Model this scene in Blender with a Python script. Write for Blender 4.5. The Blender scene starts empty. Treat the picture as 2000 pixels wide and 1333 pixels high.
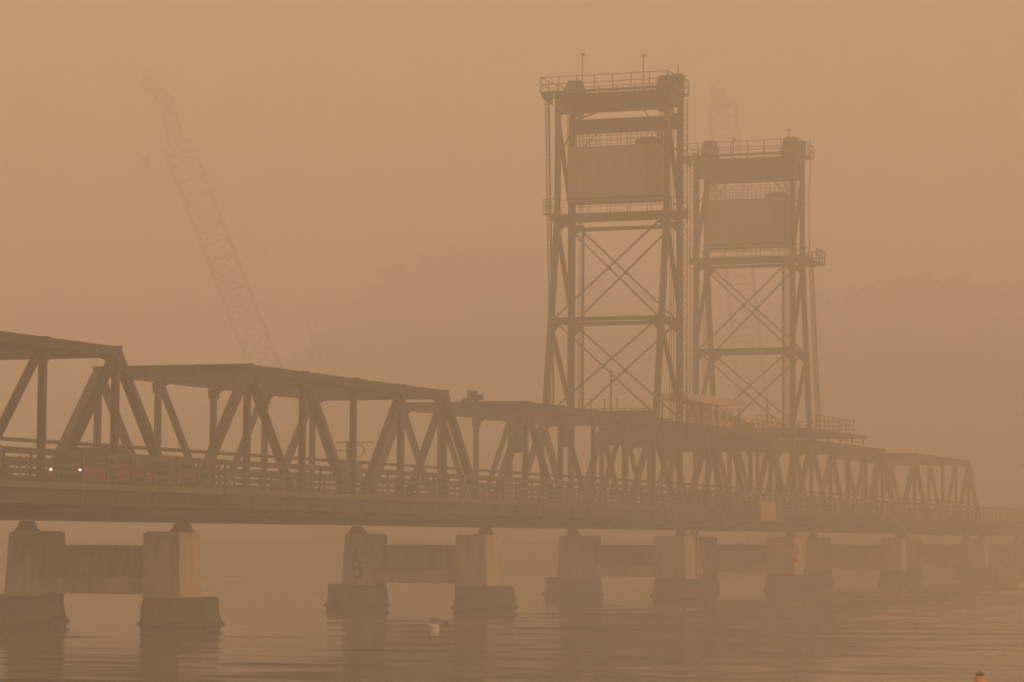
import bpy, math, random
from mathutils import Vector, Matrix, noise
random.seed(7)
S = bpy.context.scene
C = S.collection
R_ = math.radians

# ---------------------------------------------------------------- camera
CAM = Vector((-112.71, -60.094, 4.367)); TH = 0.37296; PITCH = 0.0707; ROLL = 0.0069
F = Vector((math.cos(TH)*math.cos(PITCH), math.sin(TH)*math.cos(PITCH), math.sin(PITCH)))
Rv = Vector((math.sin(TH), -math.cos(TH), 0)); Uv = Rv.cross(F)
c_, s_ = math.cos(ROLL), math.sin(ROLL)
Rc = c_*Rv + s_*Uv; Uc = -s_*Rv + c_*Uv
cd = bpy.data.cameras.new('camera'); cam = bpy.data.objects.new('camera', cd); C.objects.link(cam)
m = Matrix((Rc, Uc, -F)).transposed().to_4x4(); m.translation = CAM
cam.matrix_world = m
cd.sensor_width = 36; cd.lens = 97.3; cd.clip_start = 0.5; cd.clip_end = 8000
S.camera = cam

# ---------------------------------------------------------------- light
SUN_EL = 16; SUN_AZ = -110.0       # azimuth measured from +X towards +Y
w = bpy.data.worlds.new('World'); S.world = w; w.use_nodes = True
nt = w.node_tree; nt.nodes.clear()
out = nt.nodes.new('ShaderNodeOutputWorld'); bg = nt.nodes.new('ShaderNodeBackground')
sky = nt.nodes.new('ShaderNodeTexSky'); sky.sky_type = 'NISHITA'; sky.sun_disc = False
sky.sun_elevation = R_(SUN_EL); sky.sun_rotation = R_(90 - SUN_AZ)
sky.dust_density = 10; sky.air_density = 2.0; sky.ozone_density = 0.0
mx = nt.nodes.new('ShaderNodeMix'); mx.data_type = 'RGBA'; mx.blend_type = 'MULTIPLY'; mx.inputs[0].default_value = 1
mx.inputs[7].default_value = (1.0, 0.80, 0.66, 1)       # smoke-coloured daylight
nt.links.new(sky.outputs[0], mx.inputs[6]); nt.links.new(mx.outputs[2], bg.inputs[0])
bg.inputs[1].default_value = 0.15
nt.links.new(bg.outputs[0], out.inputs[0])
sl = bpy.data.lights.new('sun', 'SUN'); sl.energy = 1.4; sl.angle = R_(24); sl.color = (1.0, 0.84, 0.66)
so = bpy.data.objects.new('sun', sl); C.objects.link(so)
sd = Vector((math.cos(R_(SUN_EL))*math.cos(R_(SUN_AZ)), math.cos(R_(SUN_EL))*math.sin(R_(SUN_AZ)), math.sin(R_(SUN_EL))))
so.rotation_euler = sd.to_track_quat('Z', 'Y').to_euler(); so.location = (0, 0, 200)
S.view_settings.view_transform = 'Standard'; S.view_settings.look = 'None'
S.view_settings.exposure = 0.70; S.view_settings.gamma = 1.0
S.cycles.volume_bounces = 2; S.cycles.max_bounces = 6; S.cycles.use_denoising = True
SMOKE = (0.97, 0.889, 0.825, 1); SIGMA = 0.0056; ANISO = 0.0

# ---------------------------------------------------------------- materials
def mat(name, col, rough=0.7, metal=0.0, var=0.25, scale=1.5, bump=0.0, streak=None, emit=None):
    M = bpy.data.materials.new(name); M.use_nodes = True; t = M.node_tree; b = t.nodes['Principled BSDF']
    b.inputs['Roughness'].default_value = rough; b.inputs['Specular IOR Level'].default_value = 0.3; b.inputs['Metallic'].default_value = metal
    tc = t.nodes.new('ShaderNodeTexCoord'); mp = t.nodes.new('ShaderNodeMapping')
    mp.inputs['Scale'].default_value = (1, 1, 0.35) if streak else (1, 1, 1)
    n = t.nodes.new('ShaderNodeTexNoise'); n.inputs['Scale'].default_value = scale; n.inputs['Detail'].default_value = 6
    t.links.new(tc.outputs['Object'], mp.inputs[0]); t.links.new(mp.outputs[0], n.inputs['Vector'])
    r = t.nodes.new('ShaderNodeValToRGB'); r.color_ramp.elements[0].position = 0.3; r.color_ramp.elements[1].position = 0.7
    d = streak or tuple(c*(1-var) for c in col)
    r.color_ramp.elements[0].color = (*d, 1); r.color_ramp.elements[1].color = (*[c*(1+var*0.5) for c in col], 1)
    t.links.new(n.outputs[0], r.inputs[0]); t.links.new(r.outputs[0], b.inputs['Base Color'])
    if bump:
        bp = t.nodes.new('ShaderNodeBump'); bp.inputs['Strength'].default_value = bump; bp.inputs['Distance'].default_value = 0.05
        n2 = t.nodes.new('ShaderNodeTexNoise'); n2.inputs['Scale'].default_value = scale*6; n2.inputs['Detail'].default_value = 5
        t.links.new(tc.outputs['Object'], n2.inputs['Vector']); t.links.new(n2.outputs[0], bp.inputs['Height']); t.links.new(bp.outputs[0], b.inputs['Normal'])
    if emit:
        b.inputs['Emission Color'].default_value = (*emit[0], 1); b.inputs['Emission Strength'].default_value = emit[1]
    return M
M_steel = mat('painted_steel', (0.035, 0.031, 0.026), 0.7, 0.0, 0.35, 0.9, 0.15, streak=(0.028, 0.02, 0.015))
def weather(M, zs, amt):
    t = M.node_tree; b = t.nodes['Principled BSDF']; src = b.inputs['Base Color'].links[0].from_socket
    tc = t.nodes.new('ShaderNodeTexCoord'); mp = t.nodes.new('ShaderNodeMapping'); mp.inputs['Scale'].default_value = (2.2, 2.2, 0.16)
    n = t.nodes.new('ShaderNodeTexNoise'); n.inputs['Scale'].default_value = 1.6; n.inputs['Detail'].default_value = 7
    t.links.new(tc.outputs['Object'], mp.inputs[0]); t.links.new(mp.outputs[0], n.inputs['Vector'])
    r = t.nodes.new('ShaderNodeMapRange'); r.inputs[1].default_value = 0.5; r.inputs[2].default_value = 0.68; r.inputs[4].default_value = amt
    t.links.new(n.outputs[0], r.inputs[0])
    sp = t.nodes.new('ShaderNodeSeparateXYZ'); t.links.new(tc.outputs['Object'], sp.inputs[0])
    m1 = t.nodes.new('ShaderNodeMath'); m1.operation = 'PINGPONG'; m1.inputs[1].default_value = zs; t.links.new(sp.outputs[2], m1.inputs[0])
    m2 = t.nodes.new('ShaderNodeMath'); m2.operation = 'LESS_THAN'; m2.inputs[1].default_value = 0.018; t.links.new(m1.outputs[0], m2.inputs[0])
    m3 = t.nodes.new('ShaderNodeMath'); m3.operation = 'MULTIPLY'; m3.inputs[1].default_value = 0.3; t.links.new(m2.outputs[0], m3.inputs[0])
    m4 = t.nodes.new('ShaderNodeMath'); m4.operation = 'MAXIMUM'; t.links.new(m3.outputs[0], m4.inputs[0]); t.links.new(r.outputs[0], m4.inputs[1])
    mx = t.nodes.new('ShaderNodeMix'); mx.data_type = 'RGBA'; mx.inputs[7].default_value = (0.09, 0.05, 0.03, 1)
    t.links.new(m4.outputs[0], mx.inputs[0]); t.links.new(src, mx.inputs[6]); t.links.new(mx.outputs[2], b.inputs['Base Color'])
M_steel2 = mat('grey_steel', (0.15, 0.14, 0.12), 0.55, 0, 0.3, 1.2)
M_conc = mat('pier_concrete', (0.38, 0.325, 0.265), 0.85, 0, 0.35, 0.8, 0.3, streak=(0.20, 0.155, 0.115))
weather(M_conc, 0.42, 0.38)
M_wet = mat('wet_oyster_concrete', (0.05, 0.042, 0.032), 0.8, 0, 0.5, 2.5, 0.6)
M_deck = mat('deck_concrete', (0.11, 0.095, 0.078), 0.85, 0, 0.25, 1.0)
M_asph = mat('asphalt', (0.05, 0.05, 0.05), 0.9)
M_rail = mat('galvanised_rail', (0.08, 0.072, 0.06), 0.5, 0.2, 0.2)
M_cw = mat('counterweight_concrete', (0.23, 0.195, 0.165), 0.9, 0, 0.2, 0.7, 0.2)
M_roof = mat('roof_sheet', (0.42, 0.33, 0.24), 0.6, 0, 0.15)
M_crane = mat('crane_steel', (0.16, 0.15, 0.09), 0.5, 0, 0.2)
M_red = mat('red_car_paint', (0.42, 0.06, 0.045), 0.25, 0.1, 0.08)
M_car2 = mat('faded_red_car_paint', (0.32, 0.1, 0.08), 0.3, 0.1, 0.08)
M_glass = mat('dark_glass', (0.03, 0.03, 0.035), 0.08, 0, 0.05)
M_tyre = mat('tyre_rubber', (0.02, 0.02, 0.02), 0.9)
M_lamp = mat('headlamp_glow', (0.9, 0.85, 0.75), 0.3, emit=((1.0, 0.80, 0.5), 3.5))
M_yellow = mat('faded_yellow_board', (0.42, 0.27, 0.095), 0.7, 0, 0.12)
M_white = mat('white_paint', (0.6, 0.56, 0.52), 0.6, 0, 0.08)
M_signred = mat('sign_red', (0.5, 0.08, 0.06), 0.6, 0, 0.1)
M_black = mat('black_paint', (0.025, 0.025, 0.025), 0.6)
M_orange = mat('orange_plastic', (0.7, 0.27, 0.03), 0.5, 0, 0.1)
M_pink = mat('faded_orange_float', (0.85, 0.4, 0.2), 0.6, 0, 0.1)
M_graf = mat('dark_graffiti', (0.05, 0.055, 0.04), 0.8)
M_gull = mat('gull_grey', (0.12, 0.1, 0.09), 0.8)
M_gullw = mat('gull_white', (0.6, 0.56, 0.5), 0.8)
M_hill = mat('wooded_ground', (0.045, 0.055, 0.025), 0.95, 0, 0.4, 0.02)
M_leaf = mat('eucalypt_foliage', (0.05, 0.065, 0.03), 0.9, 0, 0.4, 0.1)

# ---------------------------------------------------------------- mesh helpers
class MB:
    def __init__(s): s.v = []; s.f = []
    def add(s, vs, fs):
        o = len(s.v); s.v += [Vector(v) for v in vs]; s.f += [tuple(i+o for i in f) for f in fs]
    def box(s, a, b):
        x0, y0, z0 = a; x1, y1, z1 = b
        s.add([(x0,y0,z0),(x1,y0,z0),(x1,y1,z0),(x0,y1,z0),(x0,y0,z1),(x1,y0,z1),(x1,y1,z1),(x0,y1,z1)],
              [(0,3,2,1),(4,5,6,7),(0,1,5,4),(1,2,6,5),(2,3,7,6),(3,0,4,7)])
    def frame(s, p, q, up):
        p = Vector(p); q = Vector(q); d = (q-p).normalized(); up = Vector(up)
        if abs(d.dot(up)) > 0.98: up = Vector((0, 1, 0)) if abs(d.y) < 0.9 else Vector((1, 0, 0))
        a = up.cross(d).normalized(); u = d.cross(a); return p, q, a, u
    def beam(s, p, q, wa, hu, up=(0,0,1), oa=0, ou=0):
        p, q, a, u = s.frame(p, q, up); o = a*oa + u*ou
        A = a*wa/2; U = u*hu/2
        s.add([p+o-A-U, p+o+A-U, p+o+A+U, p+o-A+U, q+o-A-U, q+o+A-U, q+o+A+U, q+o-A+U],
              [(0,1,2,3),(4,7,6,5),(0,4,5,1),(1,5,6,2),(2,6,7,3),(3,7,4,0)])
    def hbeam(s, p, q, wa, hu, up=(0,0,1), t=0.05):
        s.beam(p, q, t, hu, up, oa=wa/2-t/2); s.beam(p, q, t, hu, up, oa=-wa/2+t/2); s.beam(p, q, wa-2*t, t, up)
    def ibeam(s, p, q, wa, hu, t=0.05):
        s.beam(p, q, wa, t, ou=hu/2-t/2); s.beam(p, q, wa, t, ou=-hu/2+t/2); s.beam(p, q, t, hu-2*t)
    def cyl(s, p, q, r, n=12, r2=None):
        p, q, a, u = s.frame(p, q, (0,0,1)); r2 = r if r2 is None else r2
        vs = []
        for (c, rr) in ((p, r), (q, r2)):
            for i in range(n):
                t = 2*math.pi*i/n; vs.append(c + a*math.cos(t)*rr + u*math.sin(t)*rr)
        fs = [(i, (i+1)%n, n+(i+1)%n, n+i) for i in range(n)] + [tuple(range(n-1,-1,-1)), tuple(range(n, 2*n))]
        s.add(vs, fs)
    def lathe(s, c, prof, n=32, jit=0.0):
        c = Vector(c); vs = []
        for k, (r, z) in enumerate(prof):
            for i in range(n):
                t = 2*math.pi*i/n; rr = r*(1 + (jit*(noise.noise(Vector((math.cos(t)*2.3, math.sin(t)*2.3, z*1.7+c.x)))) if jit else 0))
                vs.append(c + Vector((math.cos(t)*rr, math.sin(t)*rr, z)))
        fs = []
        for k in range(len(prof)-1):
            for i in range(n): fs.append((k*n+i, k*n+(i+1)%n, (k+1)*n+(i+1)%n, (k+1)*n+i))
        fs.append(tuple(range(n-1,-1,-1))); m = (len(prof)-1)*n; fs.append(tuple(range(m, m+n)))
        s.add(vs, fs)
    def ring(s, c, r, w, depth, axis='X', n=24, a0=0, a1=360):
        # flat ring plate lying in the plane normal to axis
        full = abs(a1-a0) >= 360; k = n if full else n+1; vs = []
        for i in range(k):
            t = R_(a0 + (a1-a0)*i/n)
            for rr in (r-w/2, r+w/2):
                for d in (-depth/2, depth/2):
                    y, z = math.cos(t)*rr, math.sin(t)*rr
                    vs.append((c[0]+d, c[1]+y, c[2]+z) if axis == 'X' else (c[0]+y, c[1]+d, c[2]+z))
        fs = []
        for i in range(n):
            a = 4*i; b = 4*((i+1) % k)
            fs += [(a,b,b+1,a+1),(a+2,a+3,b+3,b+2),(a,a+2,b+2,b),(a+1,b+1,b+3,a+3)]
        if not full: fs += [(0,1,3,2), (4*n,4*n+2,4*n+3,4*n+1)]
        s.add(vs, fs)
    def prism(s, pts, ext):   # pts: list of 3D points, ext: extrusion vector
        n = len(pts); ext = Vector(ext); vs = [Vector(p) for p in pts]; vs += [v+ext for v in vs]
        s.add(vs, [tuple(range(n-1,-1,-1)), tuple(range(n, 2*n))] + [(i, (i+1)%n, n+(i+1)%n, n+i) for i in range(n)])

def empty(name, loc, label, cat, group=None):
    o = bpy.data.objects.new(name, None); C.objects.link(o); o.location = loc; o.empty_display_size = 0.5
    o['label'] = label; o['category'] = cat
    if group: o['group'] = group
    return o
ROOT = {}
def obj(name, mb, m, parent=None, org=None, label=None, smooth=False, loc=None):
    me = bpy.data.meshes.new(name)
    if parent is not None: org = ROOT.get(parent.name) or Vector(parent.location); 
    elif loc is not None: org = Vector(loc)
    else: org = Vector((0,0,0))
    me.from_pydata([tuple(v-org) for v in mb.v], [], mb.f); me.materials.append(m)
    if smooth:
        for p in me.polygons: p.use_smooth = True
    o = bpy.data.objects.new(name, me); C.objects.link(o)
    if parent is not None: o.parent = parent; ROOT[o.name] = org
    else: o.location = org
    if label: o['label'] = label
    return o
def tag(o, label, cat, group=None):
    o['label'] = label; o['category'] = cat
    if group: o['group'] = group
    return o
def copy_tree(o, parent=None):
    c = o.copy(); C.objects.link(c)
    if parent is not None: c.parent = parent
    for ch in list(o.children): copy_tree(ch, c)
    return c

# ---------------------------------------------------------------- setting: water, hills, bank
def water():
    import numpy as np
    rs = np.random.RandomState(5)
    dep = np.concatenate([[-1690, -900, -300, -50, 20, 50], np.arange(70, 330, 0.38), [345, 370, 420, 520, 700, 1000, 1690]])
    lat = np.concatenate([[-1690, -900, -400, -200, -140], np.arange(-110, 110.1, 0.9), [140, 200, 400, 900, 1690]])
    D, Lt = np.meshgrid(dep, lat, indexing='ij'); H = np.zeros_like(D)
    for k in range(34):
        wl = 1.6*(9.0/1.6)**rs.rand(); th = rs.normal(0, 0.42); ph = rs.rand()*6.283
        H += 0.0095*wl/6.283*np.sin(6.283/wl*(D*math.cos(th)+Lt*math.sin(th))+ph + 0.8*np.sin(D*0.021*(1+th)+Lt*0.033+ph))
    patch = 0.75 + 0.25*np.sin(D*0.034+Lt*0.05+1.0)*np.sin(D*0.011-Lt*0.027+2.2) + 0.25*np.sin(D*0.09+0.7+np.sin(Lt*0.06)*1.5)
    patch = patch*(1.0+0.5*np.clip(-(Lt)/40, 0, 1))
    fd = np.clip((D-70)/12, 0, 1)*np.clip((325-D)/60, 0, 1)*np.clip((109-abs(Lt))/15, 0, 1)
    H *= patch*fd
    fx, fy = math.cos(TH), math.sin(TH); cx, cy = CAM.x, CAM.y
    X = cx + D*fx - Lt*fy; Y = cy + D*fy + Lt*fx
    V = np.stack([X, Y, H], -1).reshape(-1, 3); n, m_ = D.shape
    I = np.arange(n*m_).reshape(n, m_); Q = np.stack([I[:-1,:-1], I[1:,:-1], I[1:,1:], I[:-1,1:]], -1).reshape(-1, 4)
    me = bpy.data.meshes.new('water'); me.vertices.add(len(V)); me.vertices.foreach_set('co', V.ravel())
    me.loops.add(Q.size); me.loops.foreach_set('vertex_index', Q.ravel().astype(np.int32)); me.polygons.add(len(Q))
    me.polygons.foreach_set('loop_start', np.arange(0, Q.size, 4, dtype=np.int32)); me.update(calc_edges=True)
    me.polygons.foreach_set('use_smooth', [True]*len(Q)); me.validate()
    M = bpy.data.materials.new('estuary_water'); M.use_nodes = True; t = M.node_tree; b = t.nodes['Principled BSDF']
    b.inputs['Base Color'].default_value = (0.10, 0.075, 0.045, 1); b.inputs['Roughness'].default_value = 0.1
    b.inputs['IOR'].default_value = 1.333
    tc = t.nodes.new('ShaderNodeTexCoord')
    def nz(scale, rot, sx, sy, det=4, dist=0.6):
        mp = t.nodes.new('ShaderNodeMapping'); mp.inputs['Rotation'].default_value = (0, 0, rot); mp.inputs['Scale'].default_value = (sx, sy, 1)
        n = t.nodes.new('ShaderNodeTexNoise'); n.inputs['Scale'].default_value = scale; n.inputs['Detail'].default_value = det; n.inputs['Distortion'].default_value = dist
        t.links.new(tc.outputs['Object'], mp.inputs[0]); t.links.new(mp.outputs[0], n.inputs['Vector']); return n
    a = nz(1.1, -TH, 1.0, 0.33); b2 = nz(0.28, -TH-0.3, 1.0, 0.4, 3); cc = nz(0.02, 0.4, 1, 1, 3, 0)
    rp = t.nodes.new('ShaderNodeMapRange'); rp.inputs[1].default_value = 0.42; rp.inputs[2].default_value = 0.62; rp.inputs[3].default_value = 0.35; rp.inputs[4].default_value = 1.0
    t.links.new(cc.outputs[0], rp.inputs[0])
    b1 = t.nodes.new('ShaderNodeBump'); b1.inputs['Distance'].default_value = 0.02
    t.links.new(rp.outputs[0], b1.inputs['Strength']); t.links.new(a.outputs[0], b1.inputs['Height'])
    bb = t.nodes.new('ShaderNodeBump'); bb.inputs['Strength'].default_value = 0.25; bb.inputs['Distance'].default_value = 0.10
    t.links.new(b2.outputs[0], bb.inputs['Height']); t.links.new(bb.outputs[0], b1.inputs['Normal'])
    t.links.new(b1.outputs[0], b.inputs['Normal'])
    me.materials.append(M); o = bpy.data.objects.new('water', me); C.objects.link(o); o['kind'] = 'structure'
water()

def ridge_h(az):    # height of the far wooded ridge against azimuth in degrees from +X
    pts = [(-30,40),(0,52),(5,60),(11,59),(13,60),(15,55),(17,50),(19,58),(21.5,69),(22.6,68),(23.6,63),(24.6,52),(25.6,41),(27,30),(30,18),(36,12),(60,20)]
    for (a, b), (c, d) in zip(pts, pts[1:]):
        if a <= az <= c:
            k = (az-a)/(c-a); k = k*k*(3-2*k); return b + (d-b)*k
    return 20
def hills():
    mb = MB(); na = 260; nr = 26; vs = []
    for i in range(na+1):
        az = -25 + 80*i/na
        for j in range(nr+1):
            r = 540 + 420*j/nr; t = j/nr
            prof = math.sin(min(1, t/0.3)*math.pi/2)*0.97 + 0.03*t if t < 0.5 else 1-0.9*((t-0.5)/0.5)**2
            x = CAM.x + r*math.cos(R_(az)); y = CAM.y + r*math.sin(R_(az))
            n = noise.noise(Vector((x*0.02, y*0.02, 0)))*6 + noise.noise(Vector((x*0.09, y*0.09, 3)))*3
            vs.append((x, y, max(-0.5, ridge_h(az)*prof + n*prof) if j else -0.5))
    fs = [(i*(nr+1)+j, (i+1)*(nr+1)+j, (i+1)*(nr+1)+j+1, i*(nr+1)+j+1) for i in range(na) for j in range(nr)]
    mb.add(vs, fs); o = obj('hills', mb, M_hill, smooth=True); o['kind'] = 'structure'
    fm = MB()
    for k in range(1500):
        az = random.uniform(2, 34); r = random.uniform(560, 700); t = (r-540)/420
        prof = math.sin(min(1, t/0.3)*math.pi/2)*0.97 + 0.03*t
        z = ridge_h(az)*prof; x = CAM.x + r*math.cos(R_(az)); y = CAM.y + r*math.sin(R_(az))
        h = random.uniform(4, 9)
        for q in range(7):      # a crown made of leaf clumps
            c = Vector((x+random.gauss(0, 1.6), y+random.gauss(0, 1.6), z + h*random.uniform(0.45, 1.0))); s = random.uniform(0.8, 2.0)
            fm.add([c+Vector((s,0,-.3*s)), c+Vector((-.5*s,.87*s,-.2*s)), c+Vector((-.5*s,-.87*s,-.4*s)), c+Vector((.1,.1,s))], [(0,2,1),(0,1,3),(1,2,3),(2,0,3)])
    o = obj('forest', fm, M_leaf); o['kind'] = 'stuff'; o['label'] = 'far wooded ridge almost lost in the smoke'
hills()
def bank():
    mb = MB(); nx, ny = 40, 60; vs = []
    for i in range(nx+1):
        for j in range(ny+1):
            x = 232 + 200*i/nx; y = -170 + 380*j/ny
            edge = 238 + 10*noise.noise(Vector((y*0.02, 0, 5))) + abs(y-4)*0.05
            t = max(0, min(1, (x-edge)/26)); z = -0.8 + 4.4*t*t*(3-2*t) + 0.4*noise.noise(Vector((x*0.1, y*0.1, 0)))
            if abs(y-4) < 14: z = z
            vs.append((x, y, z))
    fs = [(i*(ny+1)+j, (i+1)*(ny+1)+j, (i+1)*(ny+1)+j+1, i*(ny+1)+j+1) for i in range(nx) for j in range(ny)]
    mb.add(vs, fs); o = obj('riverbank', mb, M_hill, smooth=True); o['kind'] = 'structure'
bank()

# ---------------------------------------------------------------- bridge: truss spans
W = 8.16; P = 6.1; GAP = 0.52; LF = 6*P
ZB, ZT, ZD = 4.95, 12.52, 6.35
def span_x(i): return (i-1)*(LF+GAP)
def truss_span(x0, panels, p, label, lift=False):
    L = panels*p; t = empty('lift_span' if lift else 'truss_span', (x0, W/2, ZB), label, 'bridge span', None if lift else 'fixed truss spans of the bridge')
    t.location = (x0, W/2, ZB)
    zt = ZT; zc = zt-0.21; zb = ZB+0.24
    for y in (0, W):
        mb = MB(); a = (x0+p-0.22, y, zc); b = (x0+L-p+0.22, y, zc)          # top chord: box with cover plate
        mb.beam(a, b, 0.36, 0.38); mb.beam((x0+p-0.24, y, zt-0.005), (x0+L-p+0.24, y, zt-0.005), 0.46, 0.03)
        obj('top_chord', mb, M_steel, t)
        mb = MB(); mb.hbeam((x0, y, zb), (x0+L, y, zb), 0.36, 0.42, t=0.06); obj('bottom_chord', mb, M_steel, t)
        for s in (0, 1):
            xa = x0 if s == 0 else x0+L; xb = x0+p if s == 0 else x0+L-p
            mb = MB(); mb.beam((xa, y, zb), (xb, y, zc), 0.36, 0.34, (0,1,0)); mb.beam((xa, y, zb), (xb, y, zc), 0.34, 0.42, (0,1,0), ou=0.0)
            obj('end_post', mb, M_steel, t)
        for k in range(1, panels):
            mb = MB(); x = x0+k*p; mb.hbeam((x, y, zb), (x, y, zc), 0.27, 0.30, (1,0,0), t=0.035)
            obj('vertical', mb, M_steel, t)
        for k in range(1, panels-1):
            mid = panels/2
            if k < mid: a, b = (x0+k*p, y, zc), (x0+(k+1)*p, y, zb)
            else: a, b = (x0+(k+1)*p, y, zc), (x0+k*p, y, zb)
            heavy = k in (1, panels-2)
            mb = MB(); mb.hbeam(a, b, 0.29, 0.36 if heavy else 0.27, (0,1,0) , t=0.04)
            obj('diagonal', mb, M_steel, t)
        for k in range(0, panels+1):                                  # gussets, one per node
            x = x0+k*p; yy = y-0.212
            if 0 < k < panels:
                mb = MB(); mb.prism([(x-0.29, yy, zt-0.44), (x+0.29, yy, zt-0.44), (x+0.17, yy, zt-0.95), (x-0.17, yy, zt-0.95)], (0, 0.424, 0)); obj('gusset_plate', mb, M_steel, t)
            mb = MB(); mb.prism([(x-0.5, yy, ZB+0.03), (x+0.5, yy, ZB+0.03), (x+0.5, yy, zb+0.45), (x+0.2, yy, zb+0.9), (x-0.2, yy, zb+0.9), (x-0.5, yy, zb+0.45)], (0, 0.424, 0)); obj('gusset_plate', mb, M_steel, t)
    for k in range(1, panels):                                        # sway struts with knee brackets
        x = x0+k*p; mb = MB(); end = k in (1, panels-1); dz = (0.42 if not end else 0.46)
        if lift: dz = 1.35
        zz = zt+0.05
        mb.box((x-0.17, -0.27, zz-0.04), (x+0.17, W+0.27, zz)); mb.box((x-0.02, 0.2, zz-dz), (x+0.02, W-0.2, zz-0.04)); mb.box((x-0.14, 0.2, zz-dz-0.04), (x+0.14, W-0.2, zz-dz))
        for y, s in ((0.16, 1), (W-0.16, -1)):                        # rounded knee bracket
            pts = [(x-0.03, y, zz-dz-0.05)]; r = 0.75
            arc = [(x-0.03, y+s*(r-r*math.sin(R_(a))), zz-dz-0.05-(r-r*math.cos(R_(a)))) for a in range(0, 91, 15)]
            mb.prism(pts+arc, (0.06, 0, 0))
        for c in range(1, 6):
            yy = W*c/6; mb.box((x-0.11, yy-0.03, zz-dz), (x+0.11, yy+0.03, zz-0.05))
        obj('portal_strut' if end else 'sway_strut', mb, M_steel, t)
    mb = MB()
    for k in range(1, panels-1):
        x = x0+k*p; mb.beam((x, 0.1, zt-0.16), (x+p, W-0.1, zt-0.16), 0.14, 0.09); mb.beam((x, W-0.1, zt-0.27), (x+p, 0.1, zt-0.27), 0.14, 0.09)
    obj('top_lateral_bracing', mb, M_steel, t)
    # floor
    for k in range(0, panels+1):
        x = x0+k*p; x = min(max(x, x0+0.2), x0+L-0.2)
        mb = MB(); mb.ibeam((x, 0.2, 5.62), (x, W-0.2, 5.62), 0.3, 0.95); obj('cross_girder', mb, M_steel, t)
    mb = MB()
    for y in (1.3, 2.7, 4.1, 5.5, 6.9): mb.ibeam((x0+0.1, y, 5.86), (x0+L-0.1, y, 5.86), 0.2, 0.42)
    obj('stringer', mb, M_steel, t)
    mb = MB(); mb.box((x0+0.02, 0.42, 6.1), (x0+L-0.02, W-0.42, ZD)); dk = obj('deck_slab', mb, M_deck, t)
    mb = MB(); mb.box((x0+0.03, 0.7, ZD+0.004), (x0+L-0.03, W-0.7, ZD+0.03)); obj('road_surface', mb, M_asph, dk)
    # outboard footway on the camera side
    mb = MB(); mb.box((x0+0.01, -2.05, 6.25), (x0+L-0.01, -0.3, 6.43)); wk = obj('footway', mb, M_deck, t)
    mb = MB(); mb.box((x0, -2.12, 6.20), (x0+L, -2.053, 6.46)); obj('kerb', mb, M_deck, wk)
    mb = MB(); mb.ibeam((x0+0.02, -1.86, 5.90), (x0+L-0.02, -1.86, 5.90), 0.18, 0.66, t=0.04)
    for k in range(0, panels*2+1):
        x = min(max(x0+k*p/2, x0+0.06), x0+L-0.06); mb.box((x-0.02, -1.94, 5.62), (x+0.02, -1.885, 6.18))
    obj('edge_girder', mb, M_steel, wk)
    for k in range(0, panels+1):
        x = min(max(x0+k*p, x0+0.12), x0+L-0.12); mb = MB()
        mb.prism([(x-0.05, -1.78, 5.66), (x-0.05, -1.78, 6.2), (x-0.05, -0.24, 6.2), (x-0.05, -0.24, 5.1)], (0.1, 0, 0)); obj('bracket', mb, M_steel, wk)
    mb = MB(); mb.cyl((x0+0.02, -0.62, 5.42), (x0+L-0.02, -0.62, 5.42), 0.13, 10); obj('service_pipe', mb, M_rail, wk)
    mb = MB(); n = panels*3
    for k in range(n+1):
        x = min(max(x0+k*L/n, x0+0.06), x0+L-0.06); mb.box((x-0.05, -2.03, 6.43), (x+0.05, -1.95, 7.78))
    for z, h in ((7.66, 0.26), (7.19, 0.17), (6.87, 0.12), (6.61, 0.09)): mb.box((x0-0.24, -1.948, z-h/2), (x0+L+0.24, -1.90, z+h/2))
    obj('handrail', mb, M_rail, wk)
    for y, s in ((0.33, 1), (W-0.33, -1)):                             # vehicle barriers
        mb = MB()
        for z, h in ((7.28, 0.26), (6.68, 0.18)): mb.box((x0-0.24, y+s*0.05, z-h/2), (x0+L+0.24, y+s*0.11, z+h/2))
        for k in range(panels*2+1):
            x = min(max(x0+k*p/2+0.3, x0+0.1), x0+L-0.1); mb.box((x-0.06, y-0.05, ZD-0.2), (x+0.06, y+0.049, 7.44))
        obj('guard_rail', mb, M_rail, t)
    mb = MB()
    for z, h in ((7.86, 0.18), (7.3, 0.08), (6.85, 0.08)): mb.box((x0-0.24, W+0.32, z-h/2), (x0+L+0.24, W+0.38, z+h/2))
    for k in range(panels*2+1):
        x = min(max(x0+k*p/2, x0+0.06), x0+L-0.06); mb.box((x-0.04, W+0.24, 6.0), (x+0.04, W+0.319, 8.0))
    obj('far_railing', mb, M_rail, t)
    mb = MB(); mb.cyl((x0-0.22, 0.27, 8.22), (x0+L+0.22, 0.27, 8.22), 0.085, 10)
    obj('conduit', mb, M_rail, t)
    return t
labels = ['truss span cut off by the left edge of the photo, nearest the camera',
          'truss span second from the left, between the two nearest piers',
          'steel truss span ending under the left side of the taller lift tower',
          None,
          'truss span just right of the farther tower, beneath the raised platform',
          'farthest and faintest steel truss span, at the right end of the bridge']
proto = truss_span(0, 6, P, labels[1])
XL0 = 74.55; LP = (102.15-XL0)/5; X4 = 102.62
starts = {0: -(LF+GAP), 2: span_x(2), 4: X4, 5: X4+LF+GAP}
for k, x in starts.items():
    c = copy_tree(proto); c.location = (x, W/2, ZB); c['label'] = labels[k]
lift = truss_span(XL0, 5, LP, 'lift span between the two towers, carrying the roofed machinery', lift=True)

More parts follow.
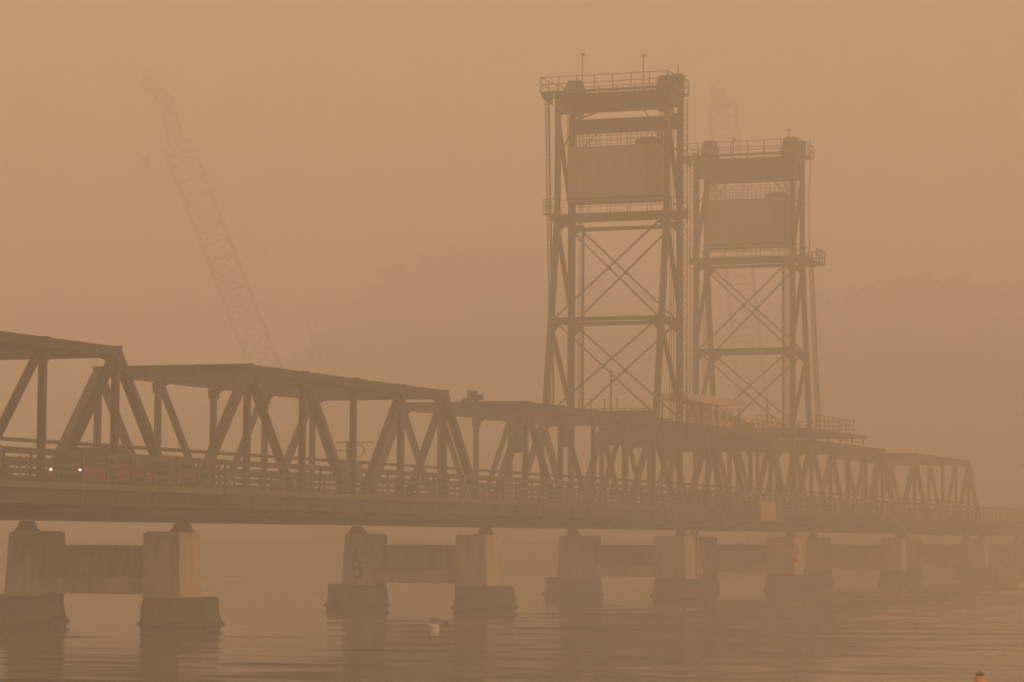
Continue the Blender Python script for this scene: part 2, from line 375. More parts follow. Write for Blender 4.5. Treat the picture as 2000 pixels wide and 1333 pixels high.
# ---------------------------------------------------------------- piers
def pier(X, label, rc=1.78, wide=0.0):
    t = empty('bridge_pier', (X, W/2, 0), label, 'pier', 'concrete piers standing in the water')
    hx = 1.0 + wide
    for y0, s in ((0.0, 1), (W, -1)):      # s points inwards
        yo = y0 - s*(0.36+wide*0.6); yi = y0 + s*(1.45 + wide*0.4)
        mb = MB(); zt, zb = 4.44, 1.5; b = 0.13
        vs = [(X-hx, yo, zt), (X+hx, yo, zt), (X+hx, yi, zt), (X-hx, yi, zt), (X-hx-0.1, yo-s*b, zb), (X+hx+0.1, yo-s*b, zb), (X+hx+0.1, yi, zb), (X-hx-0.1, yi, zb)]
        mb.add(vs, [(0,1,2,3),(7,6,5,4),(0,4,5,1),(1,5,6,2),(2,6,7,3),(3,7,4,0)])
        mb.box((X-hx+0.1, yo+s*0.1 if s > 0 else yi+0.1, 4.443), (X+hx-0.1, yi-0.1 if s > 0 else yo-0.1, 4.5))
        col = obj('column', mb, M_conc, t)
        mb = MB(); prof = [(rc*0.98, -3), (rc*0.99, -0.3), (rc*1.0, 0.02), (rc*1.04, 0.16), (rc*1.12, 0.26), (rc*1.13, 0.33), (rc*1.05, 0.42), (rc*1.01, 0.56), (rc*0.99, 0.95), (rc*0.97, 1.30), (rc*0.96, 1.48), (rc*0.9, 1.53)]
        mb.lathe((X, y0+s*0.03, 0), prof, 56, 0.06); cs = obj('caisson', mb, M_wet, t)
        mb = MB(); rnd = random.Random(int(X*10)+s)
        for k in range(40):                 # oyster clusters round the tide line
            a = rnd.uniform(0, 2*math.pi); z = rnd.uniform(-0.05, 0.5); r = rc*(1.08-abs(z-0.3)*0.3); q = rnd.uniform(0.05, 0.13)
            c = Vector((X+math.cos(a)*r, y0+s*0.03+math.sin(a)*r, z))
            mb.add([c+Vector((q,0,-q*.4)), c+Vector((-.5*q,.87*q,-.4*q)), c+Vector((-.5*q,-.87*q,-.4*q)), c+Vector((0,0,q*.8)), c+Vector((0,0,-q))], [(0,1,3),(1,2,3),(2,0,3),(1,0,4),(2,1,4),(0,2,4)])
        obj('oysters', mb, M_wet, cs)
        for xb in (X-0.26, X+0.26):
            mb = MB(); yy = y0
            mb.prism([(xb-0.14, yy-0.15, ZB), (xb-0.14, yy+0.15, ZB), (xb-0.14, yy+0.36, 4.58), (xb-0.14, yy-0.36, 4.58)], (0.28, 0, 0))
            mb.box((xb-0.2, yy-0.42, 4.503), (xb+0.2, yy+0.42, 4.578)); mb.cyl((xb-0.23, yy, 4.8), (xb+0.23, yy, 4.8), 0.09, 10)
            obj('bearing', mb, M_steel, t)
    mb = MB(); y0 = 1.453+wide*0.4; y1 = W-1.453-wide*0.4
    mb.box((X+0.3, y0, 2.403), (X+hx-0.05, y1, 3.86)); obj('web_wall', mb, M_conc, t)
    mb = MB(); mb.box((X-hx-0.03, y0, 1.65), (X+hx-0.03, y1, 2.4)); obj('sill_beam', mb, M_conc, t)
    return t
PX = [-0.26, 36.86, 74.1, 102.45, X4+LF+GAP/2, X4+2*LF+GAP*1.5]
pl = ['nearest concrete pier, at the lower left of the photo', 'concrete pier with dark graffiti on its left column, second from the left',
      'broad concrete pier under the taller lift tower', 'concrete pier under the second lift tower, with a round red sign on it',
      'faint concrete pier one span beyond the second lift tower', 'faintest concrete pier, where the last truss span ends']
pr = []
for i, (x, l) in enumerate(zip(PX, pl)): pr.append(pier(x, l, 2.0 if i in (2, 3) else 1.78, 0.35 if i in (2, 3) else 0.0))
# graffiti loops on the far column of the second pier
mb = MB(); gx = PX[1]-1.075; gy, gz = 7.62, 2.2
mb.ring((gx, gy, gz), 0.27, 0.17, 0.05, 'X', 20); mb.ring((gx+0.01, gy+0.1, gz+0.55), 0.2, 0.13, 0.05, 'X', 20, 40, 330)
mb.box((gx-0.02, gy+0.22, gz+0.1), (gx+0.03, gy+0.34, gz+1.25)); mb.ring((gx+0.015, gy+0.08, gz+1.08), 0.17, 0.12, 0.05, 'X', 16, -90, 130)
mb.prism([(gx-0.01, gy-0.25, gz+0.5), (gx-0.01, gy-0.05, gz+0.62), (gx-0.01, gy-0.1, gz+0.75), (gx-0.01, gy-0.35, gz+0.66)], (0.04, 0, 0)); obj('graffiti', mb, M_graf, pr[1])

# ---------------------------------------------------------------- lift towers
def rails(mb, pts, h=1.0, n=4, r=0.03, mids=(0.5,)):
    for a, b in zip(pts, pts[1:]):
        a = Vector(a); b = Vector(b)
        for k in range(n+1):
            q = a.lerp(b, k/n); mb.beam(q, q+Vector((0,0,h)), r*2.0, r*2.0)
        for z in (*[m_*h for m_ in mids], h): mb.beam(a+Vector((0,0,z)), b+Vector((0,0,z)), r*1.6, r*1.6)
def ladder(mb, p, q, wdir, width=0.5, step=0.35, cage=False, out=None):
    p = Vector(p); q = Vector(q); wd = Vector(wdir)*width/2
    mb.beam(p-wd, q-wd, 0.07, 0.07); mb.beam(p+wd, q+wd, 0.07, 0.07)
    n = int((q-p).length/step)
    for k in range(n): c = p.lerp(q, (k+0.5)/n); mb.beam(c-wd, c+wd, 0.035, 0.035)
    if cage:
        o = Vector(out); n = int((q-p).length/1.1)
        for k in range(n+1):
            c = p.lerp(q, k/n); mb.beam(c-wd, c-wd+o, 0.05, 0.05); mb.beam(c+wd, c+wd+o, 0.05, 0.05); mb.beam(c-wd+o, c+wd+o, 0.05, 0.05)
        mb.beam(p+o, q+o, 0.06, 0.06); mb.beam(p+o-wd, q+o-wd, 0.05, 0.05)
def tower(xf, d, label):
    t = empty('lift_tower', (xf, W/2, 4.5), label, 'lift tower', 'steel lift towers')
    xr = xf + d*3.05; xb = xf + d*5.35; ZK, ZB2 = 27.0, 12.6; ZTOP = 35.9
    rx = lambda z: xr if z >= ZK else xr + (xb-xr)*(ZK-z)/(ZK-ZB2)
    for y in (0, W):
        mb = MB(); mb.hbeam((xf, y, 4.52), (xf, y, ZTOP), 0.34, 0.46, (1,0,0), t=0.06); mb.beam((xf, y, 4.52), (xf, y, ZTOP), 0.20, 0.40, (1,0,0)); obj('front_leg', mb, M_steel, t)
        mb = MB(); mb.beam((xb, y, ZB2), (xr, y, ZK), 0.34, 0.40, (0,1,0)); mb.beam((xr, y, ZK), (xr, y, ZTOP), 0.40, 0.34, (0,1,0)); mb.beam((xr, y, ZK-0.6), (xr, y, ZK+0.6), 0.46, 0.42, (0,1,0))
        obj('rear_leg', mb, M_steel, t)
        lv = [ZB2+0.3, 19.65, 26.9, 34.4]
        for a, b in zip(lv, lv[1:]):
            mb = MB(); mb.hbeam((rx(b-0.4), y, b-0.4), (xf, y, a+0.4), 0.30, 0.26, (0,1,0)); obj('side_diagonal', mb, M_steel, t)
        for z in lv[1:3]:
            mb = MB(); mb.beam((xf, y, z), (rx(z), y, z), 0.26, 0.28); obj('side_strut', mb, M_steel, t)
        mb = MB()
        for s in (0.5, 0.62): mb.beam((xf+d*0.55, y+(0.08 if s > .55 else -0.08), 12.6), (xf+d*0.55, y+(0.08 if s > .55 else -0.08), 34.6), 0.07, 0.07)
        obj('guide_rail', mb, M_steel, t)
    # cross frames, front and rear planes
    for fx, zs in ((lambda z: xf, (12.9, 19.65, 26.9)), (rx, (12.9, 19.65, 26.9))):
        for a, b in zip(zs, zs[1:]):
            for (ya, yb) in ((0.15, W-0.15), (W-0.15, 0.15)):
                o = 0.05 if ya < yb else -0.05
                mb = MB(); mb.beam((fx(a)+o, ya, a), (fx(b)+o, yb, b), 0.10, 0.14, (1,0,0)); obj('cross_brace', mb, M_steel, t)
            mb = MB(); zc = (a+b)/2; mb.box((fx(zc)-0.07, W/2-0.16, zc-0.16), (fx(zc)+0.07, W/2+0.16, zc+0.16)); obj('gusset_plate', mb, M_steel, t)
            for y, s in ((0.2, 1), (W-0.2, -1)):
                mb = MB(); x = fx(b); mb.prism([(x-0.03, y, b-0.9), (x-0.03, y+s*0.75, b-0.15), (x-0.03, y, b-0.1)] , (0.06, 0, 0)); obj('gusset_plate', mb, M_steel, t)
        mb = MB(); mb.ibeam((fx(19.65), 0.15, 19.65), (fx(19.65), W-0.15, 19.65), 0.22, 0.27); obj('cross_beam', mb, M_steel, t)
    mb = MB(); mb.ibeam((rx(12.95), 0.1, 12.9), (rx(12.95), W-0.1, 12.9), 0.3, 0.5); obj('cross_beam', mb, M_steel, t)
    # mid-height hanger in the lower panel
    mb = MB(); mb.beam((rx(16), W/2-0.6, 12.9), (rx(16.2), W/2-0.6, 16.0), 0.1, 0.1, (1,0,0)); obj('hanger', mb, M_steel, t)
    # platform at counterweight level
    mb = MB(); x0, x1 = sorted((xf - d*0.35, xr + d*0.35)); mb.box((x0, -0.5, 27.12), (x1, W+0.5, 27.2))
    mb.box((x0, -0.5, 26.72), (x0+0.08, W+0.5, 27.118)); mb.box((x1-0.08, -0.5, 27.0), (x1, W+0.5, 27.6))
    pf = obj('platform', mb, M_steel, t)
    mb = MB(); rails(mb, [(x0, -0.45, 27.2), (x0, W+0.45, 27.2)], 0.95, 6, 0.022); rails(mb, [(x1, -0.45, 27.2), (x1, W+0.45, 27.2)], 0.95, 6, 0.022); rails(mb, [(x0, -0.45, 27.2), (x1, -0.45, 27.2)], 0.95, 3)
    obj('railing', mb, M_rail, pf)
    mb = MB(); mb.ibeam((xf, 0.2, 26.45), (xf, W-0.2, 26.45), 0.2, 0.26); obj('cross_beam', mb, M_steel, t)
    # top girders
    zr = (34.4, 35.8); zf = (33.4, 34.4) if d < 0 else (33.75, 35.35)
    if d > 0: zr = (33.7, 35.2)
    mb = MB(); mb.ibeam((xr, 0.2, sum(zr)/2), (xr, W-0.2, sum(zr)/2), 0.3, zr[1]-zr[0])
    for k in range(9): y = 0.5+k*(W-1)/8; mb.box((xr-0.13, y-0.02, zr[0]+.05), (xr+0.13, y+0.02, zr[1]-.05))
    obj('top_girder', mb, M_steel, t)
    mb = MB(); mb.ibeam((xf, 0.2, sum(zf)/2), (xf, W-0.2, sum(zf)/2), 0.3, zf[1]-zf[0])
    for k in range(9): y = 0.5+k*(W-1)/8; mb.box((xf-0.13, y-0.02, zf[0]+.05), (xf+0.13, y+0.02, zf[1]-.05))
    obj('top_girder', mb, M_steel, t)
    if d < 0:
        mb = MB(); mb.beam((xf, 0.3, 34.45), (xf, W/2, 35.6), 0.12, 0.14, (1,0,0)); mb.beam((xf, W-0.3, 34.45), (xf, W/2, 35.6), 0.12, 0.14, (1,0,0)); obj('top_brace', mb, M_steel, t)
    for y, s in ((0.2, 1), (W-0.2, -1)):
        mb = MB(); mb.beam((xf, y, 31.8), (xf, y+s*1.7, zf[0]+0.05), 0.09, 0.09, (1,0,0)); mb.beam((xr, y, 31.6), (xr, y+s*1.5, zr[0]+0.05), 0.09, 0.09, (1,0,0)); obj('knee_brace', mb, M_steel, t)
    for y in (0, W):
        mb = MB(); mb.box((min(xf, xr)-0.2, y-0.18, 34.9), (max(xf, xr)+0.2, y+0.18, 35.86)); obj('end_girder', mb, M_steel, t)
    ztp = 35.95 if d < 0 else 35.62; yn = -0.35 if d < 0 else -0.75
    mb = MB(); xa, xz = sorted((xf-d*0.9, xr+d*0.9))
    mb.box((xa, yn, ztp-0.09), (xa+0.7, W+1.05, ztp)); mb.box((xz-0.7, yn, ztp-0.09), (xz, W+1.05, ztp)); mb.box((xa+0.7, yn, ztp-0.09), (xz-0.7, yn+0.4, ztp)); mb.box((xa+0.7, W+0.7, ztp-0.09), (xz-0.7, W+1.05, ztp))
    tp = obj('top_platform', mb, M_steel, t)
    mb = MB(); rails(mb, [(xr+d*0.85, yn+0.05, ztp), (xr+d*0.85, W+1.0, ztp)], 1.0, 7, 0.035); rails(mb, [(xf-d*0.85, yn+0.05, ztp), (xf-d*0.85, W+1.0, ztp)], 1.0, 7, 0.035)
    rails(mb, [(xa, yn+0.05, ztp), (xz, yn+0.05, ztp)], 1.0, 3, 0.035); rails(mb, [(xa, W+1.0, ztp), (xz, W+1.0, ztp)], 1.0, 3, 0.035); obj('railing', mb, M_rail, tp)
    mb = MB()
    for xx in (xa+0.3, xz-0.3): mb.prism([(xx-0.04, W+0.2, ztp-0.1), (xx-0.04, W+1.05, ztp-0.1), (xx-0.04, W+1.0, ztp-0.45), (xx-0.04, W+0.2, ztp-1.0)], (0.08, 0, 0))
    obj('bracket', mb, M_steel, tp)
    # sheaves in their hoods
    xs = (xf+xr)/2; zs = 35.66 if d < 0 else 35.75
    for y in (0.55, W-0.75):
        mb = MB(); mb.cyl((xs, y-0.22, zs), (xs, y+0.22, zs), 1.22, 32); mb.cyl((xs, y-0.28, zs), (xs, y-0.22, zs), 1.28, 32); mb.cyl((xs, y+0.22, zs), (xs, y+0.28, zs), 1.28, 32); mb.cyl((xs, y-0.6, zs), (xs, y+0.6, zs), 0.2, 12)
        sh = obj('sheave', mb, M_steel, t)
        mb = MB(); mb.ring((xs, y, zs), 1.36, 0.06, 0.7, 'Y', 20, 0, 180); mb.prism([(xs-1.7, y-0.33, ztp), (xs+1.7, y-0.33, ztp), (xs+1.2, y-0.33, zs+0.5), (xs-1.2, y-0.33, zs+0.5)], (0, 0.03, 0)); obj('hood', mb, M_steel, sh)
        for q in (-0.62, 0.34):
            mb = MB(); mb.box((xs-0.5, y+q, ztp-0.2), (xs+0.5, y+q+0.28, zs+0.35)); obj('bearing_block', mb, M_steel, sh)
        mb = MB()
        for o in (-0.14, 0, 0.14): mb.cyl((xs+d*1.24, y+o, 32.1), (xs+d*1.24, y+o, zs), 0.025, 6)
        obj('counterweight_rope', mb, M_steel, t)
        mb = MB()
        for o in (-0.14, 0, 0.14): mb.cyl((xs-d*1.27, y+o, 12.7), (xs-d*1.27, y+o, zs), 0.025, 6)
        obj('lift_rope', mb, M_steel, t)
    # end house beside the near sheave
    mb = MB(); mb.box((xs+0.2, -0.35, ztp+0.003), (xs+1.3, 0.15, ztp+1.15)); mb.box((xs+0.1, -0.45, ztp+1.15), (xs+1.4, 0.2, ztp+1.2)); obj('control_box', mb, M_steel, t)
    # rods on top
    rods = [((xs, 6.9, zs+1.3), 1.9), ((xs, 2.3, ztp), 2.6), ((xs+0.6, -0.1, ztp+1.2), 0.7)]
    if d > 0: rods = [((xs, 0.75, zs+1.3), 0.65), ((xr, 5.9, ztp), 1.75), ((xr+0.6, -0.5, ztp), 1.5)]
    for (c, h) in rods:
        mb = MB(); mb.cyl(c, (c[0], c[1], c[2]+h), 0.045, 8); rd = obj('mast', mb, M_rail, t)
        if h > 1.6 or (h < 0.68):
            mb = MB(); z = c[2]+h; mb.cyl((c[0], c[1], z-0.02), (c[0], c[1], z+0.12), 0.09, 8); mb.box((c[0]-0.03, c[1]-0.24, z-0.06), (c[0]+0.03, c[1]-0.05, z+0.05)); obj('lamp', mb, M_rail, rd)
    # lattice post carrying the cables on the inner side
    mb = MB(); yy = -0.1 if d < 0 else W+0.1; xl = xf - d*0.75
    for o in (-0.17, 0.17): mb.beam((xl, yy+o, 13), (xl, yy+o, 35.6), 0.06, 0.06)
    n = 60
    for k in range(n):
        z = 13+22.5*k/n; s = 0.17 if k % 2 else -0.17; mb.beam((xl, yy-s, z), (xl, yy+s, z+22.5/n), 0.035, 0.035)
    obj('cable_rack', mb, M_rail, t)
    # conduit riser
    mb = MB(); yy = W-0.95 if d < 0 else 0.85; mb.beam((xf+d*0.3, yy, 12.6), (xf+d*0.3, yy, 26.6), 0.15, 0.15); obj('riser_pipe', mb, M_steel, t)
    # small landing between the legs and ladders
    if d < 0:
        mb = MB(); ladder(mb, (xf-3.6, W+0.1, 13.4), (xf-5.0, W+0.1, 35.0), (0,1,0), 0.26, 0.3, False)
        mb.beam((xf-3.6, W+0.0, 13.4), (xf-5.0, W+0.0, 35.0), 0.12, 0.12); obj('ladder', mb, M_rail, t)
        mb = MB(); ladder(mb, (xf-3.2, 0.55, 13.0), (xf-1.6, 0.55, 26.8), (1,0,0), 0.42, 0.35); obj('ladder', mb, M_rail, t)
        mb = MB(); ladder(mb, (xf-1.6, W-0.4, 27.2), (xf-1.6, W-0.4, 33.0), (1,0,0), 0.5, 0.35); obj('ladder', mb, M_rail, t)
        mb = MB(); mb.box((xr-1.3, W-0.3, 27.1), (xr-0.2, W+0.6, 27.19)); rails(mb, [(xr-1.3, W-0.3, 27.2), (xr-1.3, W+0.55, 27.2)], 1.0, 2, 0.03); rails(mb, [(xr-1.3, W+0.55, 27.2), (xr-0.2, W+0.55, 27.2)], 1.0, 2, 0.03); obj('landing', mb, M_steel, t)
    else:
        mb = MB(); ladder(mb, (111.5, 0.2, 13.5), (108.9, 0.2, 27.9), (1,0,0), 0.5, 0.35, True, (0.95, 0, 0.12)); obj('ladder', mb, M_rail, t)
        mb = MB(); mb.beam((108.2, 0, 28.0), (108.0, 0, 32.0), 0.06, 0.06); mb.beam((108.0, 0, 32.0), (108.8, 0, 36.5), 0.06, 0.06)
        mb.beam((108.0, 0, 31.9), (105.8, 0, 31.9), 0.06, 0.06); obj('stay_rod', mb, M_rail, t)
        mb = MB(); mb.box((xr+0.4, -0.5, 27.2), (111.5, 1.0, 27.32)); mb.prism([(xr+0.3, 0.1, 26.6), (xr+0.3, 0.1, 27.18), (111.4, 0.1, 27.18), (110.5, 0.1, 27.0)], (0, 0.1, 0)); rails(mb, [(111.4, -0.45, 27.3), (111.4, 0.95, 27.3)], 1.05, 1, 0.05); rails(mb, [(108.8, -0.45, 27.3), (111.4, -0.45, 27.3)], 1.05, 3, 0.05); obj('landing', mb, M_steel, t)
        mb = MB(); ladder(mb, (xf+1.6, W-0.5, 27.2), (xf+1.6, W-0.5, 33.0), (1,0,0), 0.5, 0.35); obj('ladder', mb, M_rail, t)
    return t
XFA, XFB = 73.5, 102.95
tA = tower(XFA, -1, 'taller-looking steel lift tower on the left, with the thin masts on top')
tB = tower(XFB, +1, 'steel lift tower on the right, farther away and fainter')
def counterweight(xf, d, label):
    x = xf+d*1.62; t = empty('counterweight', (x, W/2, 28.12), label, 'counterweight', 'counterweights hanging in the lift towers')
    mb = MB(); mb.box((x-0.8, 0.5, 28.12), (x+0.8, W-0.5, 32.1)); obj('block', mb, M_cw, t)
    mb = MB(); mb.box((x-0.86, 0.45, 28.3), (x+0.86, W-0.45, 28.45)); mb.box((x-0.81, 0.49, 30.9), (x+0.81, W-0.49, 30.94));
    for q in range(1, 6): mb.box((x-0.81, 0.5+q*(W-1)/6-0.02, 28.5), (x+0.81, 0.5+q*(W-1)/6+0.02, 32.0))
    obj('band', mb, M_steel, t)
    mb = MB(); rails(mb, [(x-0.75, 0.6, 32.1), (x-0.75, W-0.6, 32.1)], 1.1, 9, 0.025, (0.33, 0.66)); rails(mb, [(x+0.75, 0.6, 32.1), (x+0.75, W-0.6, 32.1)], 1.1, 9, 0.025, (0.33, 0.66)); obj('railing', mb, M_rail, t)
    mb = MB(); mb.box((x-0.4, 0.9, 32.103), (x+0.4, 2.7, 32.45)); mb.prism([(x-0.3, 1.1, 32.45), (x-0.3, 2.5, 32.45), (x-0.3, 2.3, 32.62), (x-0.3, 1.3, 32.62)], (0.6, 0, 0)); obj('rope_anchor', mb, M_steel, t)
counterweight(XFA, -1, 'big concrete counterweight hanging in the taller left tower')
counterweight(XFB, 1, 'big concrete counterweight hanging in the fainter right tower')

# tower A base platform with short posts
t = empty('access_platform', (71.0, W/2, 12.6), 'railed platform with short posts across the truss top inside the left tower', 'platform')
mb = MB(); mb.box((69.4, 0.3, 12.62), (72.8, W-0.3, 12.72)); obj('floor', mb, M_steel, t)
mb = MB(); rails(mb, [(69.5, 0.4, 12.72), (69.5, W-0.4, 12.72)], 0.62, 8, 0.03); obj('railing', mb, M_rail, t)
for y in (6.99, 6.14, 5.1, 4.18): 
    mb = MB(); mb.cyl((72, y, 12.72), (72, y, 14.15), 0.045, 8); mb.box((71.95, y-0.13, 14.12), (72.05, y+0.13, 14.17)); obj('post', mb, M_rail, t)
# machinery house on the lift span
t = empty('machinery_house', (84.5, 3, 12.6), 'light-roofed open machinery shelter on top of the lift span', 'shelter')
mb = MB(); mb.prism([(78.2, 0.9, 14.42), (78.2, 0.9, 14.85), (92.6, 0.9, 14.95), (92.6, 0.9, 14.6), (84.0, 0.9, 14.3)], (0, 2.3, 0)); obj('roof', mb, M_roof, t)
for x in (78.6, 82.0, 86.0, 91.8):
    for y in (1.1, 3.0):
        mb = MB(); mb.beam((x, y, 12.62), (x, y, 14.4), 0.12, 0.12); obj('post', mb, M_steel, t)
mb = MB(); mb.beam((78.6, 1.1, 14.3), (82.0, 1.1, 12.7), 0.06, 0.06); mb.beam((86, 1.3, 13.6), (91.8, 1.3, 13.6), 0.06, 0.06); mb.beam((91.8, 1.3, 12.7), (88.5, 1.3, 14.3), 0.06, 0.06); obj('brace', mb, M_steel, t)
mb = MB(); mb.box((75.5, 0.6, 12.603), (101.3, 6.6, 12.72)); obj('floor', mb, M_steel, t)
mb = MB(); mb.box((85.0, 1.2, 12.723), (90.6, 2.9, 14.3)); cb = obj('cabin', mb, M_roof, t)
for x in (85.6, 87.4, 89.2):
    mb = MB(); mb.box((x, 1.185, 13.3), (x+1.1, 1.198, 14.0)); obj('window', mb, M_glass, cb)
mb = MB(); mb.cyl((91.8, 1.6, 13.25), (91.8, 4.4, 13.25), 0.62, 18); mb.box((90.8, 1.4, 12.723), (96.2, 4.8, 13.05))
mb.prism([(91, 1.4, 13.05), (91, 1.4, 13.75), (94.2, 1.4, 13.55), (96.1, 1.4, 13.05)], (0, 3.0, 0)); mb.box((96.6, 1.8, 12.723), (98.4, 4.0, 13.5)); obj('winch', mb, M_steel, t)
mb = MB(); rails(mb, [(76, 0.7, 12.72), (101, 0.7, 12.72)], 0.9, 14, 0.03); rails(mb, [(101, 0.7, 12.72), (101, 6.5, 12.72)], 0.9, 5, 0.03); obj('railing', mb, M_rail, t)
# platform behind tower B
t = empty('access_platform', (116, 2, 12.5), 'raised railed platform on the truss right of the farther tower', 'platform')
mb = MB(); mb.box((106.2, -0.6, 13.17), (125.2, 4.5, 13.42)); mb.box((106.2, -0.55, 13.05), (121.0, 4.4, 13.168)); obj('floor', mb, M_steel, t)
mb = MB()
for x in (109, 113, 117, 121, 124.9):
    for y in (-0.3, 4.2): mb.beam((x, y, 12.58), (x, y, 13.04 if x < 121 else 13.16), 0.14, 0.14)
mb.beam((106.3, -0.3, 12.82), (125, -0.3, 12.82), 0.06, 0.06); obj('post', mb, M_steel, t)
mb = MB(); rails(mb, [(108, -0.55, 13.42), (120.6, -0.55, 13.42)], 1.15, 9, 0.035, (0.33, 0.66)); rails(mb, [(120.6, -0.55, 13.42), (120.6, 4.4, 13.42)], 1.15, 4, 0.035, (0.33, 0.66)); rails(mb, [(108, 4.4, 13.42), (120.6, 4.4, 13.42)], 1.15, 9, 0.035, (0.33, 0.66)); obj('railing', mb, M_rail, t)

# ---------------------------------------------------------------- approach viaduct beyond the trusses
XE = X4+2*LF+2*GAP
for i, lab in enumerate(('low approach span joining the last truss at the right', 'farthest low approach span running to the right bank')):
    x0 = XE+i*30.3; L = 30; t = empty('approach_span', (x0, W/2, 5), lab, 'bridge span', 'approach spans')
    mb = MB()
    for y in (0.6, 3.0, 5.3, 7.6): mb.ibeam((x0, y, 5.5), (x0+L, y, 5.5), 0.35, 1.1)
    obj('girder', mb, M_steel, t)
    mb = MB(); mb.box((x0, -0.4, 6.06), (x0+L, W+0.4, ZD)); mb.box((x0, -2.1, 6.2), (x0+L, -0.403, 6.43)); mb.box((x0+0.01, -1.9, 5.5), (x0+L-0.01, -1.75, 6.198)); obj('deck_slab', mb, M_deck, t)
    mb = MB(); rails(mb, [(x0, -2.0, 6.43), (x0+L, -2.0, 6.43)], 1.35, 20, 0.05, (0.2, 0.4, 0.6, 0.8)); rails(mb, [(x0, W+0.2, ZD), (x0+L, W+0.2, ZD)], 1.3, 20, 0.05, (0.25, 0.5, 0.75)); obj('handrail', mb, M_rail, t)
pier(XE+30.15, 'pier of the low approach span, last one at the right edge')
pier(XE+60.3, 'pier at the right bank under the far end of the bridge')

# ---------------------------------------------------------------- vehicles
def car(x0, yc, L, wd, hb, hr, paint, label, lit, name='parked_car', cat='car'):
    t = empty(name, (x0, yc, ZD+0.03), label, cat); z = ZD+0.03
    y0, y1 = yc-wd/2, yc+wd/2
    def side(prof, ya, yb, taper=0.0):
        mb = MB(); n = len(prof)
        vs = [(x0+a, ya+(taper if b > hb+0.01 else 0), z+b) for a, b in prof] + [(x0+a, yb-(taper if b > hb+0.01 else 0), z+b) for a, b in prof]
        mb.add(vs, [tuple(range(n)), tuple(range(2*n-1, n-1, -1))] + [(i, n+i, n+(i+1)%n, (i+1)%n) for i in range(n)]); return mb
    body = [(0.05, 0.3), (0.0, 0.55), (0.05, hb-0.18), (0.35, hb-0.08), (1.15, hb), (L-0.1, hb), (L, hb-0.15), (L, 0.4), (L-0.1, 0.3)]
    b = obj('body', side(body, y0, y1), paint, t)
    b.modifiers.new('bevel', 'BEVEL').width = 0.06; b.modifiers['bevel'].segments = 3
    cab = [(1.15, hb+0.003), (1.7, hr-0.06), (2.0, hr), (L-0.7, hr-0.02), (L-0.15, hb+0.25), (L-0.1, hb+0.003)]
    g = obj('cabin', side(cab, y0+0.04, y1-0.04, 0.14), M_glass, t)
    mb = MB(); mb.box((x0+1.95, y0+0.17, z+hr-0.02), (x0+L-0.65, y1-0.17, z+hr+0.05)); r = obj('roof', mb, paint, t); r.modifiers.new('bevel', 'BEVEL').width = 0.03
    for yy in (y0+0.1, y1-0.1):
        mb = MB(); mb.beam((x0+1.2, yy-0.0, z+hb), (x0+1.82, yy + (0.1 if yy < yc else -0.1), z+hr), 0.07, 0.07); mb.beam((x0+L-0.12, yy, z+hb), (x0+L-0.68, yy + (0.1 if yy < yc else -0.1), z+hr), 0.09, 0.09); obj('roof_pillar', mb, paint, t)
    for xx in (x0+0.85, x0+L-0.85):
        for yy, s in ((y0, 1), (y1, -1)):
            mb = MB(); mb.cyl((xx, yy-s*0.02, z+0.35), (xx, yy+s*0.22, z+0.35), 0.35, 20); wl = obj('wheel', mb, M_tyre, t)
            mb = MB(); mb.cyl((xx, yy-s*0.03, z+0.35), (xx, yy-s*0.021, z+0.35), 0.2, 14); obj('rim', mb, M_steel2, wl)
    for yy in (yc-0.74*wd/1.9, yc+0.74*wd/1.9):
        mb = MB(); hz = z+(hb-0.32); mb.cyl((x0-0.012, yy, hz), (x0+0.1, yy, hz), 0.05, 14)
        obj('headlight', mb, M_lamp if lit else M_white, t)
    mb = MB(); mb.box((x0-0.01, yc-0.45, z+hb-0.4), (x0+0.06, yc+0.45, z+hb-0.22)); obj('grille', mb, M_black, t)
    mb = MB(); mb.box((x0-0.08, y0+0.05, z+0.36), (x0+0.12, y1-0.05, z+0.55)); obj('bumper', mb, M_black, t)
    return t
car(-6.75, 2.35, 4.9, 1.9, 1.12, 1.80, M_red, 'red four-wheel-drive with both headlights on, crossing the left truss span', True, 'four_wheel_drive', 'car')
car(-0.9, 2.35, 4.6, 1.85, 1.05, 1.62, M_car2, 'faded red car close behind the four-wheel-drive with lit headlights', False, 'car', 'car')

# ---------------------------------------------------------------- things on the bridge
t = empty('warning_light', (43.6, 3.6, ZT+0.06), 'pair of dark boxes on the truss top near the middle of the photo', 'warning light')
mb = MB(); mb.box((43.3, 3.3, ZT+0.053), (43.9, 4.3, ZT+0.16)); mb.prism([(43.35, 3.45, ZT+0.16), (43.35, 4.2, ZT+0.16), (43.35, 4.05, ZT+0.3), (43.35, 3.6, ZT+0.3)], (0.5, 0, 0)); obj('base', mb, M_rail, t)
mb = MB(); mb.box((43.35, 3.42, ZT+0.3), (43.85, 3.86, ZT+0.72)); mb.box((43.31, 3.39, ZT+0.72), (43.89, 3.89, ZT+0.75)); obj('lamp_housing', mb, M_black, t)
mb = MB(); mb.box((43.35, 3.0, ZT+0.17), (43.8, 3.32, ZT+0.5)); mb.beam((43.6, 3.3, ZT+0.2), (43.6, 3.5, ZT+0.2), 0.08, 0.08); obj('lamp_housing', mb, M_black, t)
